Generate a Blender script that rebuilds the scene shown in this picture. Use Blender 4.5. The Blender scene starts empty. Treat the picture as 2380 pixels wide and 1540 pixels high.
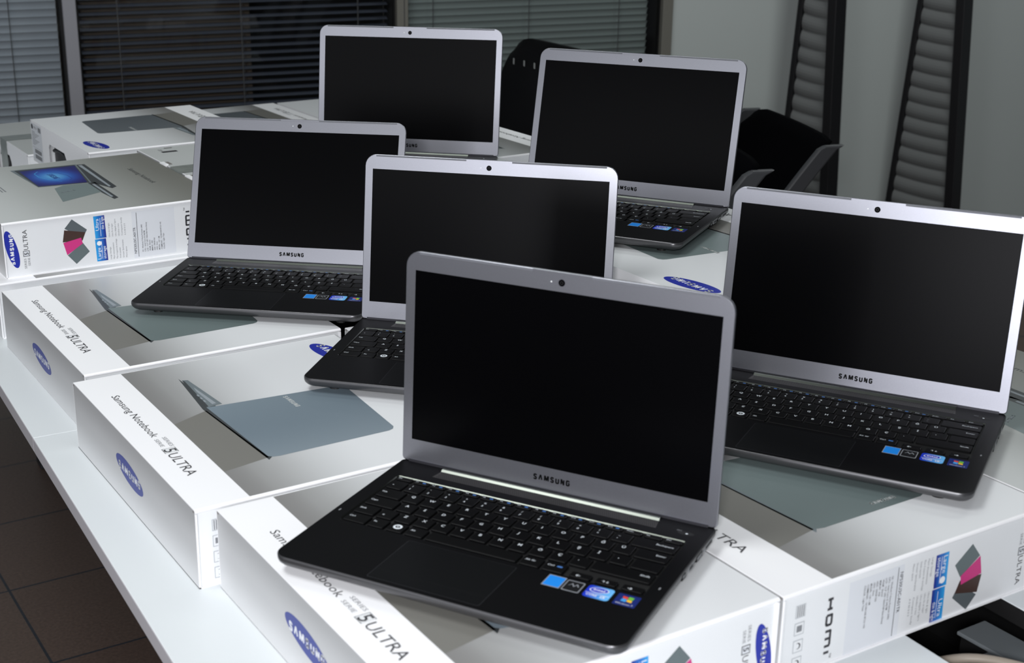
import bpy, bmesh, math, random
from mathutils import Vector, Matrix
from mathutils.geometry import tessellate_polygon

# ------------------------------------------------------------------ camera, world, light, exposure
SC = bpy.context.scene
COL = SC.collection
HB = 0.0815                 # height of one carton
Z0 = 0.75 + HB              # top of the first layer of cartons above the floor
PSI = 0.5309516             # direction of the carton rows

cd = bpy.data.cameras.new('camera')
cam = bpy.data.objects.new('camera', cd)
COL.objects.link(cam)
cam.location = (0, 0, 0.5688287 + Z0)
cam.rotation_euler = (math.pi / 2 - 0.3273960, 0.0, 0.0)
cam.rotation_euler = (Matrix.Rotation(math.pi / 2 - 0.3273960, 3, 'X') @ Matrix.Rotation(-0.0014, 3, 'Z')).to_euler()
cd.sensor_width = 36
cd.lens = 3228.143 / 2380 * 36
cd.shift_x = (1190 - 1022.25) / 2380
cd.shift_y = (768.33 - 770) / 2380
cd.clip_start = 0.01
cd.dof.use_dof = True
cd.dof.focus_distance = 1.80
cd.dof.aperture_fstop = 11.0
SC.camera = cam

w = bpy.data.worlds.new('world')
SC.world = w
w.use_nodes = True
w.node_tree.nodes['Background'].inputs[0].default_value = (0.80, 0.90, 1.0, 1)
w.node_tree.nodes['Background'].inputs[1].default_value = 0.08


def area(name, loc, target, sx, sy, power, color):
    l = bpy.data.lights.new(name, 'AREA')
    l.shape = 'RECTANGLE'
    l.size, l.size_y, l.energy, l.color = sx, sy, power, color
    o = bpy.data.objects.new(name, l)
    COL.objects.link(o)
    o.location = loc
    o.rotation_euler = (Vector(target) - Vector(loc)).to_track_quat('-Z', 'Y').to_euler()
    return o


area('ceiling_lamp', (-0.2, 2.4, 2.75), (-0.2, 2.4, 0), 1.2, 0.6, 7, (0.95, 1.0, 0.97))
area('near_ceiling_lamp', (-0.85, 0.95, 2.75), (-0.85, 0.95, 0), 0.6, 1.0, 23, (0.97, 0.99, 1.0))
area('back_wall_fill', (1.9, 3.3, 2.75), (1.9, 3.3, 0), 1.2, 0.6, 19, (0.95, 1.0, 0.98))  # unseen fill light added to brighten the back wall
area('side_fill', (-1.8, -0.7, 1.6), (0.0, 1.7, 0.95), 2.3, 1.1, 14, (0.94, 0.95, 1.0))  # added area light, stands for a bright unseen wall mirrored in the lids
area('low_side_fill', (-0.62, -0.70, 1.08), (0.2, 1.5, 0.95), 0.55, 0.5, 9, (0.93, 0.93, 1.0))  # unseen low fill added for the bright reflections on the lids
area('camera_flash', (-0.15, -0.5, Z0 + 0.80), (-0.1, 1.5, 0.80), 0.25, 0.15, 29, (0.98, 0.98, 1.0))

SC.view_settings.view_transform = 'Standard'
SC.view_settings.look = 'None'
SC.view_settings.exposure = 0.0
SC.view_settings.gamma = 1.0
SC.view_settings.use_curve_mapping = False


# ------------------------------------------------------------------ helpers
def lin(r, g, b):
    f = lambda c: ((c / 255) / 12.92) if c / 255 <= 0.04045 else (((c / 255) + 0.055) / 1.055) ** 2.4
    return (f(r), f(g), f(b), 1)


MATS = {}


def mat(name, col, rough=0.5, metal=0.0, spec=0.5, noise=0.0, nscale=30, bump=0.0, coat=0.0, emit=0.0):
    m = bpy.data.materials.new(name)
    m.use_nodes = True
    nt = m.node_tree
    b = nt.nodes['Principled BSDF']
    b.inputs['Base Color'].default_value = col
    b.inputs['Roughness'].default_value = rough
    b.inputs['Metallic'].default_value = metal
    b.inputs['Specular IOR Level'].default_value = spec
    b.inputs['Coat Weight'].default_value = coat
    if noise or bump:
        tc = nt.nodes.new('ShaderNodeTexCoord')
        n = nt.nodes.new('ShaderNodeTexNoise')
        n.inputs['Scale'].default_value = nscale
        n.inputs['Detail'].default_value = 4
        nt.links.new(tc.outputs['Object'], n.inputs['Vector'])
        if noise:
            mr = nt.nodes.new('ShaderNodeMapRange')
            mr.inputs['To Min'].default_value = 1 - noise
            mr.inputs['To Max'].default_value = 1 + noise
            nt.links.new(n.outputs['Fac'], mr.inputs['Value'])
            vm = nt.nodes.new('ShaderNodeVectorMath')
            vm.operation = 'SCALE'
            vm.inputs[0].default_value = col[:3]
            nt.links.new(mr.outputs['Result'], vm.inputs['Scale'])
            nt.links.new(vm.outputs['Vector'], b.inputs['Base Color'])
        if bump:
            bp = nt.nodes.new('ShaderNodeBump')
            bp.inputs['Strength'].default_value = bump
            bp.inputs['Distance'].default_value = 0.002
            nt.links.new(n.outputs['Fac'], bp.inputs['Height'])
            nt.links.new(bp.outputs['Normal'], b.inputs['Normal'])
    MATS[name] = m
    return m


def ramp_mat(name, stops, rough=0.45, coat=0.0, noise=0.0):
    """printed gradient running along the U coordinate of the printed panel"""
    m = bpy.data.materials.new(name)
    m.use_nodes = True
    nt = m.node_tree
    b = nt.nodes['Principled BSDF']
    b.inputs['Roughness'].default_value = rough
    b.inputs['Coat Weight'].default_value = coat
    uv = nt.nodes.new('ShaderNodeUVMap')
    uv.uv_map = 'UVMap'
    sp = nt.nodes.new('ShaderNodeSeparateXYZ')
    nt.links.new(uv.outputs['UV'], sp.inputs[0])
    cr = nt.nodes.new('ShaderNodeValToRGB')
    nt.links.new(sp.outputs['X'], cr.inputs['Fac'])
    e = cr.color_ramp.elements
    while len(e) < len(stops):
        e.new(0.5)
    for i, (p, c) in enumerate(stops):
        e[i].position = p
        e[i].color = lin(*c)
    cr.color_ramp.interpolation = 'EASE' if len(stops) < 4 else 'B_SPLINE'
    nt.links.new(cr.outputs['Color'], b.inputs['Base Color'])
    MATS[name] = m
    return m


class MB:
    """collects polygons and links them as one mesh object"""
    def __init__(self):
        self.v, self.f, self.m, self.uv, self.sm, self.names = [], [], [], [], [], []

    def mi(self, m):
        if m not in self.names:
            self.names.append(m)
        return self.names.index(m)

    def poly(self, pts, m, uv=None, smooth=False):
        b = len(self.v)
        self.v += [tuple(p) for p in pts]
        self.f.append(tuple(range(b, b + len(pts))))
        self.m.append(self.mi(m))
        self.uv.append(uv or [(0, 0)] * len(pts))
        self.sm.append(smooth)

    def mesh(self, verts, faces, m, smooth=False):
        b = len(self.v)
        self.v += [tuple(p) for p in verts]
        k = self.mi(m)
        for f in faces:
            self.f.append(tuple(b + i for i in f))
            self.m.append(k)
            self.uv.append([(0, 0)] * len(f))
            self.sm.append(smooth)

    def box(self, x0, x1, y0, y1, z0, z1, m, M=None):
        vs = [Vector((x, y, z)) for z in (z0, z1) for y in (y0, y1) for x in (x0, x1)]
        if M:
            vs = [M @ v for v in vs]
        self.mesh(vs, [(0, 2, 3, 1), (4, 5, 7, 6), (0, 1, 5, 4), (1, 3, 7, 5), (3, 2, 6, 7), (2, 0, 4, 6)], m)

    def loft(self, rings, m, cap0=True, cap1=True, smooth=False, M=None):
        n = len(rings[0])
        vs = [Vector(p) for r in rings for p in r]
        if M:
            vs = [M @ v for v in vs]
        fs = []
        for i in range(len(rings) - 1):
            for j in range(n):
                k = (j + 1) % n
                fs.append((i * n + j, i * n + k, (i + 1) * n + k, (i + 1) * n + j))
        self.mesh(vs, fs, m, smooth)
        b = len(self.v) - len(vs)
        for c, r, rev in ((cap0, 0, True), (cap1, len(rings) - 1, False)):
            if c:
                idx = [b + r * n + j for j in range(n)]
                if rev:
                    idx.reverse()
                self.f.append(tuple(idx))
                self.m.append(self.mi(m))
                self.uv.append([(0, 0)] * n)
                self.sm.append(False)

    def tube(self, pts, r, m, n=10, caps=True, rs=None):
        pts = [Vector(p) for p in pts]
        rings = []
        up = Vector((0, 0, 1))
        for i, p in enumerate(pts):
            d = (pts[min(i + 1, len(pts) - 1)] - pts[max(i - 1, 0)]).normalized()
            a = d.cross(up)
            if a.length < 1e-3:
                a = d.cross(Vector((1, 0, 0)))
            a.normalize()
            c = d.cross(a).normalized()
            rr = rs[i] if rs else r
            rings.append([p + (a * math.cos(t) + c * math.sin(t)) * rr for t in [2 * math.pi * k / n for k in range(n)]])
        self.loft(rings, m, caps, caps, True)

    def build(self, name, parent=None, bevel=0.0, label=None, segs=2):
        me = bpy.data.meshes.new(name)
        me.from_pydata(self.v, [], self.f)
        for nme in self.names:
            me.materials.append(MATS[nme])
        uvl = me.uv_layers.new(name='UVMap')
        for p, mi, uv, s in zip(me.polygons, self.m, self.uv, self.sm):
            p.material_index = mi
            p.use_smooth = s
            for li, c in zip(p.loop_indices, uv):
                uvl.data[li].uv = c
        me.update()
        o = bpy.data.objects.new(name, me)
        COL.objects.link(o)
        if parent:
            o.parent = parent
        if bevel:
            bv = o.modifiers.new('bevel', 'BEVEL')
            bv.width = bevel
            bv.segments = segs
            bv.limit_method = 'ANGLE'
            bv.angle_limit = 0.7
        if label:
            o['label'] = label
        return o


def rrect(x0, x1, y0, y1, r, n=6):
    """rounded rectangle outline, counter-clockwise; r is one radius or four (front-left, front-right, back-right, back-left)"""
    rs = r if isinstance(r, (list, tuple)) else [r] * 4
    out = []
    for (cx, cy, a), rr in zip(((x0, y0, math.pi), (x1, y0, 1.5 * math.pi), (x1, y1, 0), (x0, y1, 0.5 * math.pi)), rs):
        sx = 1 if cx == x0 else -1
        sy = 1 if cy == y0 else -1
        for k in range(n + 1):
            t = a + 0.5 * math.pi * k / n
            out.append((cx + sx * rr + rr * math.cos(t), cy + sy * rr + rr * math.sin(t)))
    return out


def holed(mb, outer, holes, f3, m):
    """flat plate with holes; f3 maps (x, y) to a point"""
    loops = [[Vector((x, y, 0)) for x, y in outer]] + [[Vector((x, y, 0)) for x, y in h] for h in holes]
    flat = [p for l in loops for p in l]
    tris = tessellate_polygon(loops)
    vs = [f3(p.x, p.y) for p in flat]
    fs = []
    for t in tris:
        a, b, c = (flat[i] for i in t)
        if (b - a).cross(c - a).z < 0:
            t = (t[0], t[2], t[1])
        fs.append(tuple(t))
    mb.mesh(vs, fs, m)


_TXT = {}


def text_geo(s, bold=0.0, narrow=1.0):
    k = (s, bold)
    if k not in _TXT:
        c = bpy.data.curves.new('lettering', 'FONT')
        c.body = s
        c.size = 1
        c.offset = bold
        c.resolution_u = 2
        o = bpy.data.objects.new('lettering', c)
        COL.objects.link(o)
        bpy.context.view_layer.update()
        me = bpy.data.meshes.new_from_object(o.evaluated_get(bpy.context.evaluated_depsgraph_get()))
        vs = [(v.co.x, v.co.y) for v in me.vertices]
        fs = [tuple(p.vertices) for p in me.polygons]
        bpy.data.objects.remove(o)
        bpy.data.curves.remove(c)
        bpy.data.meshes.remove(me)
        x0 = min(v[0] for v in vs)
        x1 = max(v[0] for v in vs)
        # the height is measured on capitals so that lines of one kind share a scale
        _TXT[k] = ([((x - x0), y) for x, y in vs], fs, x1 - x0)
    return _TXT[k]


_S = [(1.0, 0.80), (0.92, 0.93), (0.75, 1.0), (0.25, 1.0), (0.08, 0.93), (0.0, 0.80), (0.03, 0.66), (0.15, 0.57), (0.85, 0.43), (0.97, 0.34), (1.0, 0.20), (0.92, 0.07), (0.75, 0.0), (0.25, 0.0), (0.08, 0.07), (0.0, 0.20)]
STROKES = {
    'S': (0.70, [_S]),
    'A': (0.82, [[(0.0, 0.0), (0.42, 1.0), (0.58, 1.0), (1.0, 0.0)]]),
    'M': (0.95, [[(0.0, 0.0), (0.0, 1.0), (0.14, 1.0), (0.5, 0.1), (0.86, 1.0), (1.0, 1.0), (1.0, 0.0)]]),
    'U': (0.74, [[(0.0, 1.0), (0.0, 0.2), (0.08, 0.06), (0.25, 0.0), (0.75, 0.0), (0.92, 0.06), (1.0, 0.2), (1.0, 1.0)]]),
    'N': (0.74, [[(0.0, 0.0), (0.0, 1.0), (0.12, 1.0), (0.88, 0.0), (1.0, 0.0), (1.0, 1.0)]]),
    'G': (0.74, [[(1.0, 0.80), (0.92, 0.94), (0.75, 1.0), (0.25, 1.0), (0.08, 0.94), (0.0, 0.8), (0.0, 0.2), (0.08, 0.06), (0.25, 0.0), (0.75, 0.0), (0.92, 0.06), (1.0, 0.2), (1.0, 0.48), (0.55, 0.48)]]),
    'H': (0.80, [[(0, 0), (0, 1)], [(1, 0), (1, 1)], [(0, 0.5), (1, 0.5)]]),
    'D': (0.80, [[(0, 0), (0, 1), (0.8, 1), (0.94, 0.94), (1, 0.8), (1, 0.2), (0.94, 0.06), (0.8, 0), (0, 0)]]),
    'm': (1.15, [[(0, 0), (0, 1), (0.9, 1), (1, 0.9), (1, 0)], [(0.5, 0), (0.5, 1)]]),
    'I': (0.20, [[(0.5, 0), (0.5, 1)]]),
}


class Face:
    """a flat face of a carton or laptop on which things are printed"""
    def __init__(self, mb, o, ex, ey):
        self.mb, self.o, self.ex, self.ey = mb, Vector(o), Vector(ex), Vector(ey)
        self.n = self.ex.cross(self.ey).normalized()

    def P(self, x, y, l):
        return self.o + self.ex * x + self.ey * y + self.n * (l * 0.00006)

    def poly(self, pts, m, l=1, uv=None):
        self.mb.poly([self.P(x, y, l) for x, y in pts], m, uv)

    def rect(self, x0, x1, y0, y1, m, l=1, uvdir=None):
        uv = {'x': [(0, 0), (1, 0), (1, 1), (0, 1)], 'y': [(0, 0), (0, 1), (1, 1), (1, 0)], None: None}[uvdir]
        self.poly([(x0, y0), (x1, y0), (x1, y1), (x0, y1)], m, l, uv)

    def text(self, s, x, y, size, m, l=3, ang=0, width=None, bold=0.0, center=False, shear=0.0):
        vs, fs, wd = text_geo(s, bold)
        sx = size / 0.69
        sy = sx
        if width:
            sx = width / wd
        ca, sa = math.cos(ang), math.sin(ang)
        ox = -wd * sx / 2 if center else 0
        oy = -size / 2 if center else 0
        out = []
        for a, b in vs:
            px, py = a * sx + ox + shear * b * sy, b * sy + oy
            out.append(self.P(x + ca * px - sa * py, y + sa * px + ca * py, l))
        self.mb.mesh(out, fs, m)

    def ellipse(self, x, y, a, b, m, l=2, ang=0, n=40):
        ca, sa = math.cos(ang), math.sin(ang)
        self.poly([(x + ca * a * math.cos(t) - sa * b * math.sin(t), y + sa * a * math.cos(t) + ca * b * math.sin(t))
                   for t in [2 * math.pi * k / n for k in range(n)]], m, l)

    def stroke(self, pts, t, m, l):
        # thick poly-line given in face coordinates
        for i in range(len(pts) - 1):
            (xa, ya), (xb, yb) = pts[i], pts[i + 1]
            L_ = math.hypot(xb - xa, yb - ya) or 1e-9
            dx, dy = (xb - xa) / L_, (yb - ya) / L_
            e0 = t * 0.22 if i > 0 else 0
            e1 = t * 0.22 if i < len(pts) - 2 else 0
            xa, ya, xb, yb = xa - dx * e0, ya - dy * e0, xb + dx * e1, yb + dy * e1
            nx, ny = -dy * t / 2, dx * t / 2
            self.poly([(xa - nx, ya - ny), (xb - nx, yb - ny), (xb + nx, yb + ny), (xa + nx, ya + ny)], m, l)

    def brand(self, x, y, width, h, m, l, ang=0, word='SAMSUNG', t=0.23):
        gap = 0.24
        ws = [STROKES[c][0] for c in word]
        tot = sum(ws) + gap * (len(word) - 1)
        k = width / tot
        ca, sa = math.cos(ang), math.sin(ang)
        cx = -width / 2
        for c, w_ in zip(word, ws):
            for line in STROKES[c][1]:
                q = []
                for a, b_ in line:
                    px, py = cx + (t / 2 + a * (w_ - t)) * k, (b_ - 0.5) * (h - t * k) 
                    q.append((x + ca * px - sa * py, y + sa * px + ca * py))
                self.stroke(q, t * k, m, l)
            cx += (w_ + gap) * k

    def oval_logo(self, x, y, a, b, dirang, tilt, mo='logo_blue', mw='white_ink', l=2):
        self.ellipse(x, y, a, b, mo, l, dirang + tilt)
        self.brand(x, y, a * 1.60, b * 0.74, mw, l + 1, dirang)


def tag(o, label=None, cat=None, group=None, kind=None):
    for k, v in (('label', label), ('category', cat), ('group', group), ('kind', kind)):
        if v:
            o[k] = v
    return o


def empty(name, loc, rz=0.0):
    o = bpy.data.objects.new(name, None)
    COL.objects.link(o)
    o.location = loc
    o.rotation_euler = (0, 0, rz)
    o.empty_display_size = 0.05
    return o


def copy_tree(o, parent=None):
    c = o.copy()
    COL.objects.link(c)
    c.parent = parent
    for ch in list(CH.get(o.name, [])):
        copy_tree(ch, c)
    return c


def uv2w(u, v, z=0.0):
    """row coordinates (u along the rows, v towards the near end) to the room"""
    c, s = math.cos(PSI), math.sin(PSI)
    return Vector((c * u + s * v, s * u - c * v, z + Z0))


# ------------------------------------------------------------------ materials
mat('card_white', lin(229, 231, 233), 0.42, noise=0.02, nscale=9)
mat('card_edge', lin(246, 246, 248), 0.5)
mat('card_shade', lin(120, 116, 114), 0.8)
mat('card_grey', lin(186, 189, 188), 0.6, noise=0.03, nscale=12)
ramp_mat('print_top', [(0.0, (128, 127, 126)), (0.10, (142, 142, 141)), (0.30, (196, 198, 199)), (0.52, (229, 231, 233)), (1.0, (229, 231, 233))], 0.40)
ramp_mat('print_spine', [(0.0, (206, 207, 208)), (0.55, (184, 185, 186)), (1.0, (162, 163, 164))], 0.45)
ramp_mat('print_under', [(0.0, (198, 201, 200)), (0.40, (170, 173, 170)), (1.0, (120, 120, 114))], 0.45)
ramp_mat('print_lid', [(0.0, (128, 143, 152)), (0.5, (112, 126, 136)), (1.0, (140, 152, 160))], 0.4)
ramp_mat('print_lid_green', [(0.0, (118, 131, 131)), (1.0, (102, 115, 115))], 0.4)
ramp_mat('print_lid_sage', [(0.0, (118, 131, 131)), (1.0, (102, 115, 115))], 0.4)
ramp_mat('print_lid_grey', [(0.0, (104, 110, 115)), (1.0, (88, 95, 100))], 0.4)
mat('print_shadow', lin(118, 117, 112), 0.45)
mat('print_dark', lin(62, 66, 68), 0.4)
mat('print_mid', lin(112, 122, 126), 0.4)
mat('print_silver', lin(150, 158, 164), 0.4)
ramp_mat('print_screen', [(0.0, (22, 16, 92)), (0.30, (24, 44, 146)), (0.62, (34, 112, 208)), (1.0, (112, 196, 240))], 0.3)
nt = MATS['print_screen'].node_tree
_g = nt.nodes.new('ShaderNodeTexGradient')
_g.gradient_type = 'SPHERICAL'
nt.links.new(next(n for n in nt.nodes if n.type == 'UVMAP').outputs['UV'], _g.inputs['Vector'])
nt.links.new(_g.outputs['Fac'], next(n for n in nt.nodes if n.type == 'VALTORGB').inputs['Fac'])
mat('print_cyan', lin(70, 170, 232), 0.3)
mat('print_azure', lin(34, 104, 196), 0.3)
mat('print_blue', lin(22, 56, 152), 0.3)
mat('ink', lin(52, 52, 56), 0.5)
mat('ink_grey', lin(128, 130, 134), 0.5)
mat('ink_light', lin(176, 180, 184), 0.5)
mat('white_ink', lin(240, 242, 246), 0.5)
mat('logo_blue', lin(22, 40, 158), 0.4)
mat('logo_navy', lin(48, 60, 138), 0.4)
ramp_mat('tile_blue', [(0.0, (28, 40, 138)), (0.45, (32, 104, 190)), (1.0, (42, 158, 226))], 0.4)
mat('fan_grey', lin(88, 96, 100), 0.45)
mat('fan_brown', lin(66, 44, 38), 0.45)
mat('fan_pink', lin(206, 50, 128), 0.45)
mat('fan_slate', lin(98, 110, 112), 0.45)
mat('label_paper', lin(220, 223, 228), 0.5)
mat('tape', lin(140, 146, 142), 0.22, spec=0.6, noise=0.18, nscale=60, bump=0.6)
mat('handle_black', lin(14, 14, 16), 0.45)
mat('silver_lid', lin(152, 153, 160), 0.33, metal=0.92, noise=0.05, nscale=600)
mat('silver_dark', lin(92, 92, 98), 0.34, metal=0.85)
mat('lid_rubber', lin(96, 98, 104), 0.55)
mat('chrome', lin(205, 208, 214), 0.22, metal=1.0)
mat('deck_black', lin(6, 6, 8), 0.42, spec=0.12, metal=0.0, noise=0.08, nscale=900)
mat('deck_edge', lin(86, 86, 88), 0.33, metal=0.7)
mat('belly_black', lin(14, 14, 15), 0.6)
mat('key_black', lin(4, 4, 5), 0.45, spec=0.14)
mat('well_black', lin(10, 10, 11), 0.6)
mat('vent_grey', lin(74, 72, 72), 0.42, metal=0.6)
mat('hinge_metal', lin(104, 108, 102), 0.30, metal=1.0)
mat('pad_black', lin(11, 12, 14), 0.38, spec=0.14)
mat('screen_black', lin(3, 3, 4), 0.26, spec=0.065)
mat('lens_black', lin(4, 4, 6), 0.3, spec=0.03)
mat('key_white', lin(225, 232, 238), 0.5)
mat('key_blue', lin(70, 120, 190), 0.5)
mat('sticker_blue', lin(28, 140, 238), 0.35)
mat('sticker_silver', lin(150, 154, 160), 0.35)
mat('sticker_black', lin(14, 15, 18), 0.35)
ramp_mat('sticker_cpu', [(0.0, (24, 52, 200)), (1.0, (110, 190, 250))], 0.35)
mat('sticker_navy', lin(18, 38, 112), 0.35)
mat('flag_red', lin(228, 72, 40), 0.4)
mat('flag_green', lin(110, 190, 60), 0.4)
mat('flag_blue', lin(70, 160, 230), 0.4)
mat('flag_yellow', lin(250, 196, 40), 0.4)
mat('desk_white', lin(214, 219, 221), 0.38, noise=0.015, nscale=5)
mat('desk_edge', lin(172, 170, 174), 0.5)
mat('steel_dark', lin(60, 62, 66), 0.5, metal=0.6)
mat('tray_black', lin(10, 10, 11), 0.6)
mat('plate_grey', lin(120, 126, 130), 0.5)
mat('cable_beige', lin(150, 140, 128), 0.5)
mat('wall_paint', lin(196, 202, 200), 0.8, noise=0.02, nscale=3)
mat('alu', lin(150, 150, 156), 0.5, metal=0.3)
mat('alu_warm', lin(128, 126, 118), 0.5, metal=0.2)
mat('slat_grey', lin(168, 178, 186), 0.45, metal=0.1)
mat('slat_green', lin(140, 152, 150), 0.5)
mat('slat_dark', lin(82, 88, 100), 0.30, metal=0.3)
mat('cord', lin(70, 72, 74), 0.7)
mat('gap_shade', lin(8, 8, 10), 0.7)
mat('night', lin(8, 10, 14), 0.7)
mat('pillar', lin(92, 82, 70), 0.8)
mat('chair_mesh', lin(3, 3, 5), 0.9, spec=0.03)
mat('chair_black', lin(7, 7, 9), 0.5, spec=0.2)
mat('chair_grey', lin(66, 67, 70), 0.5)
mat('wood_black', lin(15, 14, 18), 0.5)
mat('shade_grey', lin(118, 120, 120), 0.8)
mat('slot_light', lin(150, 152, 150), 0.6)

m = mat('glass', (1, 1, 1, 1), 0.03)
nt = m.node_tree
nt.nodes.remove(nt.nodes['Principled BSDF'])
tr = nt.nodes.new('ShaderNodeBsdfTransparent')
gl = nt.nodes.new('ShaderNodeBsdfGlossy')
gl.inputs['Roughness'].default_value = 0.04
mx = nt.nodes.new('ShaderNodeMixShader')
mx.inputs[0].default_value = 0.022
nt.links.new(tr.outputs[0], mx.inputs[1])
nt.links.new(gl.outputs[0], mx.inputs[2])
nt.links.new(mx.outputs[0], nt.nodes['Material Output'].inputs[0])

# floor tiles: brown stone tiles of 0.31 m with thin dark grout, laid along the rows
m = bpy.data.materials.new('floor_tiles')
m.use_nodes = True
MATS['floor_tiles'] = m
nt = m.node_tree
b = nt.nodes['Principled BSDF']
b.inputs['Roughness'].default_value = 0.45
tc = nt.nodes.new('ShaderNodeTexCoord')
mp = nt.nodes.new('ShaderNodeMapping')
mp.vector_type = 'POINT'
mp.inputs['Location'].default_value = (-0.51 / 0.31, -0.11 / 0.31, 0)
mp.inputs['Rotation'].default_value = (0, 0, 0)
mp.inputs['Scale'].default_value = (1 / 0.31, 1 / 0.31, 1)
br = nt.nodes.new('ShaderNodeTexBrick')
br.offset = 0.0
br.inputs['Scale'].default_value = 1.0
br.inputs['Brick Width'].default_value = 1.0
br.inputs['Row Height'].default_value = 1.0
br.inputs['Mortar Size'].default_value = 0.009
br.inputs['Color1'].default_value = lin(92, 78, 70)
br.inputs['Color2'].default_value = lin(86, 70, 62)
br.inputs['Mortar'].default_value = lin(44, 48, 54)
no = nt.nodes.new('ShaderNodeTexNoise')
no.inputs['Scale'].default_value = 160
no.inputs['Detail'].default_value = 5
mr = nt.nodes.new('ShaderNodeMapRange')
mr.inputs['To Min'].default_value = 0.5
mr.inputs['To Max'].default_value = 1.5
vm = nt.nodes.new('ShaderNodeVectorMath')
vm.operation = 'SCALE'
nt.links.new(tc.outputs['Object'], mp.inputs['Vector'])
nt.links.new(mp.outputs['Vector'], br.inputs['Vector'])
nt.links.new(tc.outputs['Object'], no.inputs['Vector'])
nt.links.new(no.outputs['Fac'], mr.inputs['Value'])
nt.links.new(br.outputs['Color'], vm.inputs[0])
nt.links.new(mr.outputs['Result'], vm.inputs['Scale'])
nt.links.new(vm.outputs['Vector'], b.inputs['Base Color'])

# ------------------------------------------------------------------ the room
mb = MB()
mb.box(-5, 6, -3, 6, -0.05, 0, 'floor_tiles')
fl = mb.build('floor')
fl.rotation_euler = (0, 0, PSI)          # object space = tile directions
fl.location = (0, 0, 0)
tag(fl, kind='structure')

WY = math.radians(20)                    # the window wall runs at 20 degrees to the view


def wall_M():
    return Matrix.Translation((0, 4.45, 0)) @ Matrix.Rotation(WY, 4, 'Z')


WM = wall_M()                            # local: x along the wall to the right, -y into the room


def wstruct(mb, name, parent=None, kind='structure', **k):
    o = mb.build(name, parent, **k)
    if parent is None:
        o.matrix_world = WM
    if kind and parent is None:
        o['kind'] = kind
    return o


SILL = 0.35                              # window sill above the floor
HEAD = 2.25
mb = MB()
mb.box(0.818, 4.2, 0.0, 0.12, 0.0, 2.8, 'wall_paint')
mb.box(-3.6, 0.818, 0.0, 0.12, 0.0, SILL, 'wall_paint')
mb.box(-3.6, 0.818, 0.0, 0.12, HEAD, 2.8, 'wall_paint')
wstruct(mb, 'wall_back')
# posts between the windows
for i, (x0, x1, mm) in enumerate(((-1.149, -1.111, 'alu'), (-0.146, -0.110, 'alu_warm'), (0.782, 0.820, 'alu_warm'))):
    mb = MB()
    mb.box(x0, x1, -0.02, 0.125, SILL, HEAD, mm)
    if i == 1:
        mb.box(x0 + 0.022, x0 + 0.025, -0.0205, -0.019, SILL, HEAD, 'ink')
    wstruct(mb, 'trim_%d' % (i + 1), bevel=0.002)


def window(n, x0, x1):
    mb = MB()
    t = 0.018
    g = 0.005
    mb.box(x0, x0 + g, 0.0, 0.10, SILL, HEAD, 'gap_shade')  # black side strips paint the dark gap between blind and post
    mb.box(x1 - g, x1, 0.0, 0.10, SILL, HEAD, 'gap_shade')
    mb.box(x0 + g, x1 - g, 0.0, 0.10, SILL, SILL + t, 'alu')
    mb.box(x0 + g, x1 - g, 0.0, 0.10, HEAD - t, HEAD, 'alu')
    f = wstruct(mb, 'window_%d' % n)
    mb = MB()
    mb.box(x0 + g, x1 - g, 0.004, 0.010, SILL + t, HEAD - t, 'glass')
    p = mb.build('glass_pane', f)
    return f


window(1, -3.6, -1.149)
window(2, -1.111, -0.146)
window(3, -0.110, 0.782)


def blind(x0, x1, tilt, mm, label, cords, pitch=0.022, zbot=SILL + 0.03, depth=0.025):
    t = empty('venetian_blind', (0, 0, 0))
    t.matrix_world = WM
    tag(t, label, 'blind', 'venetian blinds in the window wall')
    mb = MB()
    z = zbot
    y = 0.045
    nseg = 5
    while z < HEAD - 0.06:
        top, bot = [], []
        for k in range(nseg + 1):
            a = (k / nseg - 0.5) * depth
            c = 0.0022 * (1 - (2 * k / nseg - 1) ** 2)
            yy = a * math.cos(tilt) - c * math.sin(tilt)
            zz = a * math.sin(tilt) + c * math.cos(tilt)
            top.append((yy, zz))
        for k in range(nseg):
            (ya, za), (yb, zb) = top[k], top[k + 1]
            mb.poly([(x0, y + ya, z + za), (x1, y + ya, z + za), (x1, y + yb, z + zb), (x0, y + yb, z + zb)], mm, smooth=True)
        z += pitch
    mb.build('slats', t)
    mb = MB()
    mb.box(x0, x1, y - 0.013, y + 0.013, zbot - 0.018, zbot - 0.006, mm)
    mb.build('bottom_rail', t)
    mb = MB()
    mb.box(x0, x1, y - 0.015, y + 0.015, HEAD - 0.055, HEAD - 0.02, mm)
    mb.build('head_rail', t)
    for cx in cords:
        mb = MB()
        mb.box(cx - 0.0012, cx + 0.0012, y - 0.0142, y - 0.0125, zbot - 0.006, HEAD - 0.05, 'cord')
        mb.box(cx + 0.010, cx + 0.0115, y + 0.0125, y + 0.0142, zbot - 0.006, HEAD - 0.05, 'cord')
        mb.build('ladder_cord', t)
    return t


blind(-3.55, -1.162, math.radians(-63), 'slat_grey', 'nearly closed pale grey blind left of the aluminium post', (-1.295, -1.9, -2.6), pitch=0.0215)
blind(-1.100, -0.160, math.radians(18), 'slat_dark', 'half open dark venetian blind between the two window posts', (-0.990, -0.625, -0.258))
blind(-0.098, 0.757, math.radians(-63), 'slat_green', 'closed grey green venetian blind behind the two upper laptops', (-0.010, 0.32, 0.645), pitch=0.0215)

# outside the windows at night: a pillar, and a dark sheet standing for the darkness
mb = MB()
mb.box(-3.6, -0.566, 0.18, 0.5, 0, 2.8, 'pillar')
tag(wstruct(mb, 'pillar', kind=None), 'dull brown pillar standing outside behind the half open blind', 'pillar')
mb = MB()
mb.box(-4.6, 2.0, 1.2, 1.3, 0, 2.8, 'night')
wstruct(mb, 'night_backdrop')

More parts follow.
